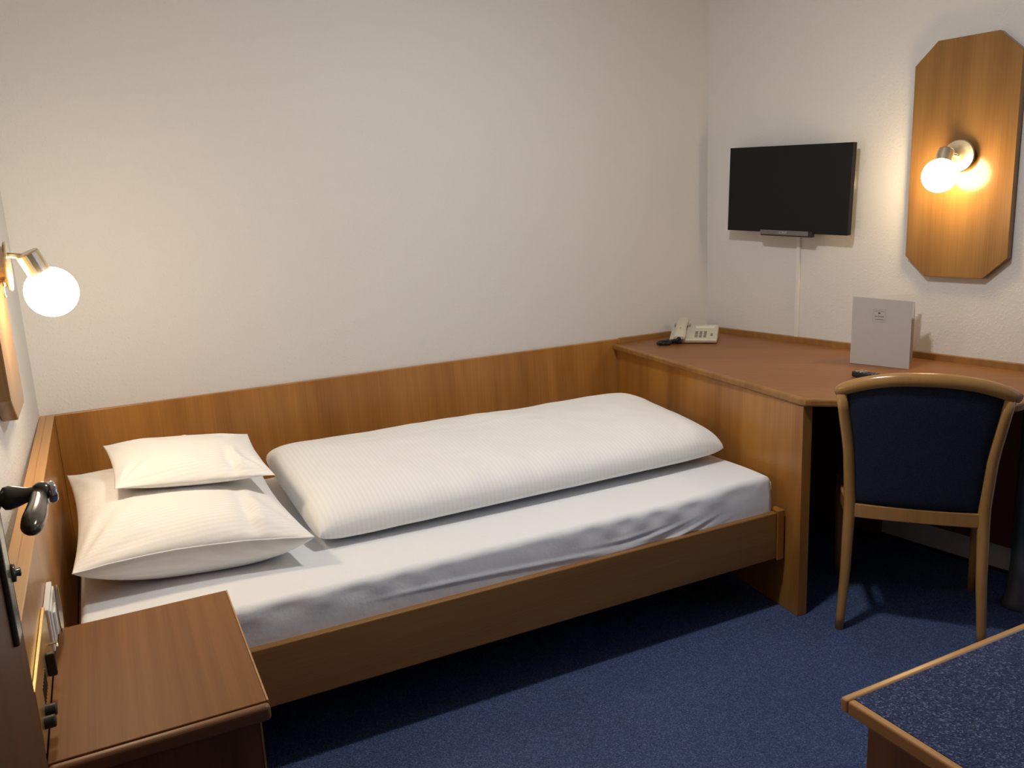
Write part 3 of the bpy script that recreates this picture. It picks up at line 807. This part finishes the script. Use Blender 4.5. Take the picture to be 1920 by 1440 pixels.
core = [P(-.058, -.014, .030), P(-.066, -.022, .020), P(-.085, -.024, .018), P(-.11, -.024, .016), P(-.138, -.03, .012), P(-.148, -.045, .010), P(-.135, -.058, .010), P(-.112, -.060, .010), P(-.098, -.045, .010), P(-.09, -.02, .012), P(-.06, -.016, .011), P(-.055, -.006, .012)]
# coil wound around the core path
pts = []
NSEG = 22
for i in range(len(core)-1):
    p0 = core[max(i-1, 0)]; p1 = core[i]; p2 = core[i+1]; p3 = core[min(i+2, len(core)-1)]
    for k in range(NSEG):
        t_ = k/NSEG
        pts.append(.5*((2*p1)+(p2-p0)*t_+(2*p0-5*p1+4*p2-p3)*t_*t_+(3*p1-p0-3*p2+p3)*t_**3))
coil = []
for i, p in enumerate(pts):
    t_ = (pts[min(i+1, len(pts)-1)]-pts[max(i-1, 0)]).normalized()
    a = t_.cross(UP); a = a.normalized() if a.length > 1e-4 else V((1, 0, 0)); b = t_.cross(a)
    w = i*1.15; coil.append(p + a*(.0065*math.cos(w)) + b*(.0065*math.sin(w)))
obj('coiled_cord', tube(coil, .0024, 6), M['black'], tel, smooth=True, label='black coiled handset cord')

# ------------------------------------------------------------ standing folder
fs = V((2.532, 2.264, ZD+.001)); fdir = V((.066, -.208, 0)).normalized(); bdir = V((.180, -.107, 0)).normalized()
fo = thing('folder', 'white folded card with crown emblem standing upright on the desk', 'folder', tuple(fs))
FWd, FH = .217, .254
def sheet(p, d, w, h, th, z0=0.0):
    nn = V((-d.y, d.x, 0))
    return obox(p + d*(w/2) + UP*(z0+h/2), d, nn, UP, w/2, th/2, h/2)
fnrm = V((fdir.y, -fdir.x, 0))     # outward, towards the viewer
bm = sheet(fs, fdir, FWd, FH, .0012)
for v in bm.verts:
    if v.co.z > fs.z + .1 and (v.co-fs).dot(fdir) > FWd/2: v.co.z -= .008
obj('front_cover', bm, M['cover'], fo)
obj('back_cover', sheet(fs+V((.010, .006, 0)), bdir, FWd-.004, FH, .0012), M['paper'], fo)
obj('spine', sheet(fs+V((-.0006, .0006, 0)), V((.010, .006, 0)).normalized(), .0117, FH, .0012), M['paper'], fo)
for k, (dz, dl) in enumerate(((.008, .211), (.012, .208))):
    pd2 = V((.150-.02*k, -.155-.02*k, 0)).normalized()
    obj('page', sheet(fs+V((.006, .002, 0)), pd2, dl, FH-.03, .0006, dz), M['paper'], fo)
lo = fs + fdir*.101 + fnrm*.0011
def F(a, z): return lo + fdir*a + UP*z
zc = FH - .0665
bm = bmesh.new()
for (a, z, sa, sz) in ((0, .0235, .0225, .0003), (0, -.0235, .0225, .0003), (-.0225, 0, .0003, .0235), (.0225, 0, .0003, .0235)):
    obox(F(a, zc+z), fdir, fnrm, UP, sa, .0002, sz, bm)
em = obj('emblem', bm, M['pale_ink'], fo)
bm = bmesh.new()
crown = [(-.0038, -.003), (.0038, -.003), (.0052, .003), (.0025, .0012), (0, .0052), (-.0025, .0012), (-.0052, .003)]
vs0 = [bm.verts.new(F(x, zc+.010+z)+fnrm*.0003) for x, z in crown]; vs1 = [bm.verts.new(F(x, zc+.010+z)-fnrm*.0001) for x, z in crown]
bm.faces.new(vs0); bm.faces.new(vs1[::-1])
for i in range(7): bm.faces.new((vs0[i], vs0[(i+1) % 7], vs1[(i+1) % 7], vs1[i]))
obj('crown', bm, M['ink'], em)
bm = bmesh.new()
for i in range(14):
    s = -1+2*i/13
    if i in (6,): continue
    obox(F(.0165*s, zc+.0185-.0035*s*s), fdir, fnrm, UP, .0008, .0002, .0006, bm)
obj('arched_line', bm, M['ink'], em)
text_mesh('lettering', 'Zur Krone', .0095, F(0, zc-.0025), fdir, UP, M['ink'], em, .0002, width=.033)
text_mesh('lettering', 'Ladenburg', .0052, F(0, zc-.0135), fdir, UP, M['ink'], em, .0002, width=.031)

# ------------------------------------------------------------ remote control
rd = V((-.02, -.999, 0)).normalized(); rw = V((rd.y, -rd.x, 0))*-1
rcn = V((2.372, 2.018, ZD))
rm = thing('remote_control', 'black remote control lying on the desk behind the chair back', 'remote control', tuple(rcn))
obj('body', obox(rcn+UP*.0105, rd, rw, UP, .08, .021, .0095), M['black'], rm, bevel=.005, seg=3)
for i in range(6):
    for j in range(3):
        obj('button', obox(rcn + rd*(-.062+i*.017) + rw*((j-1)*.012) + UP*.0208, rd, rw, UP, .0042, .0038, .0012), M['letter'] if i < 2 else M['silver'], rm)
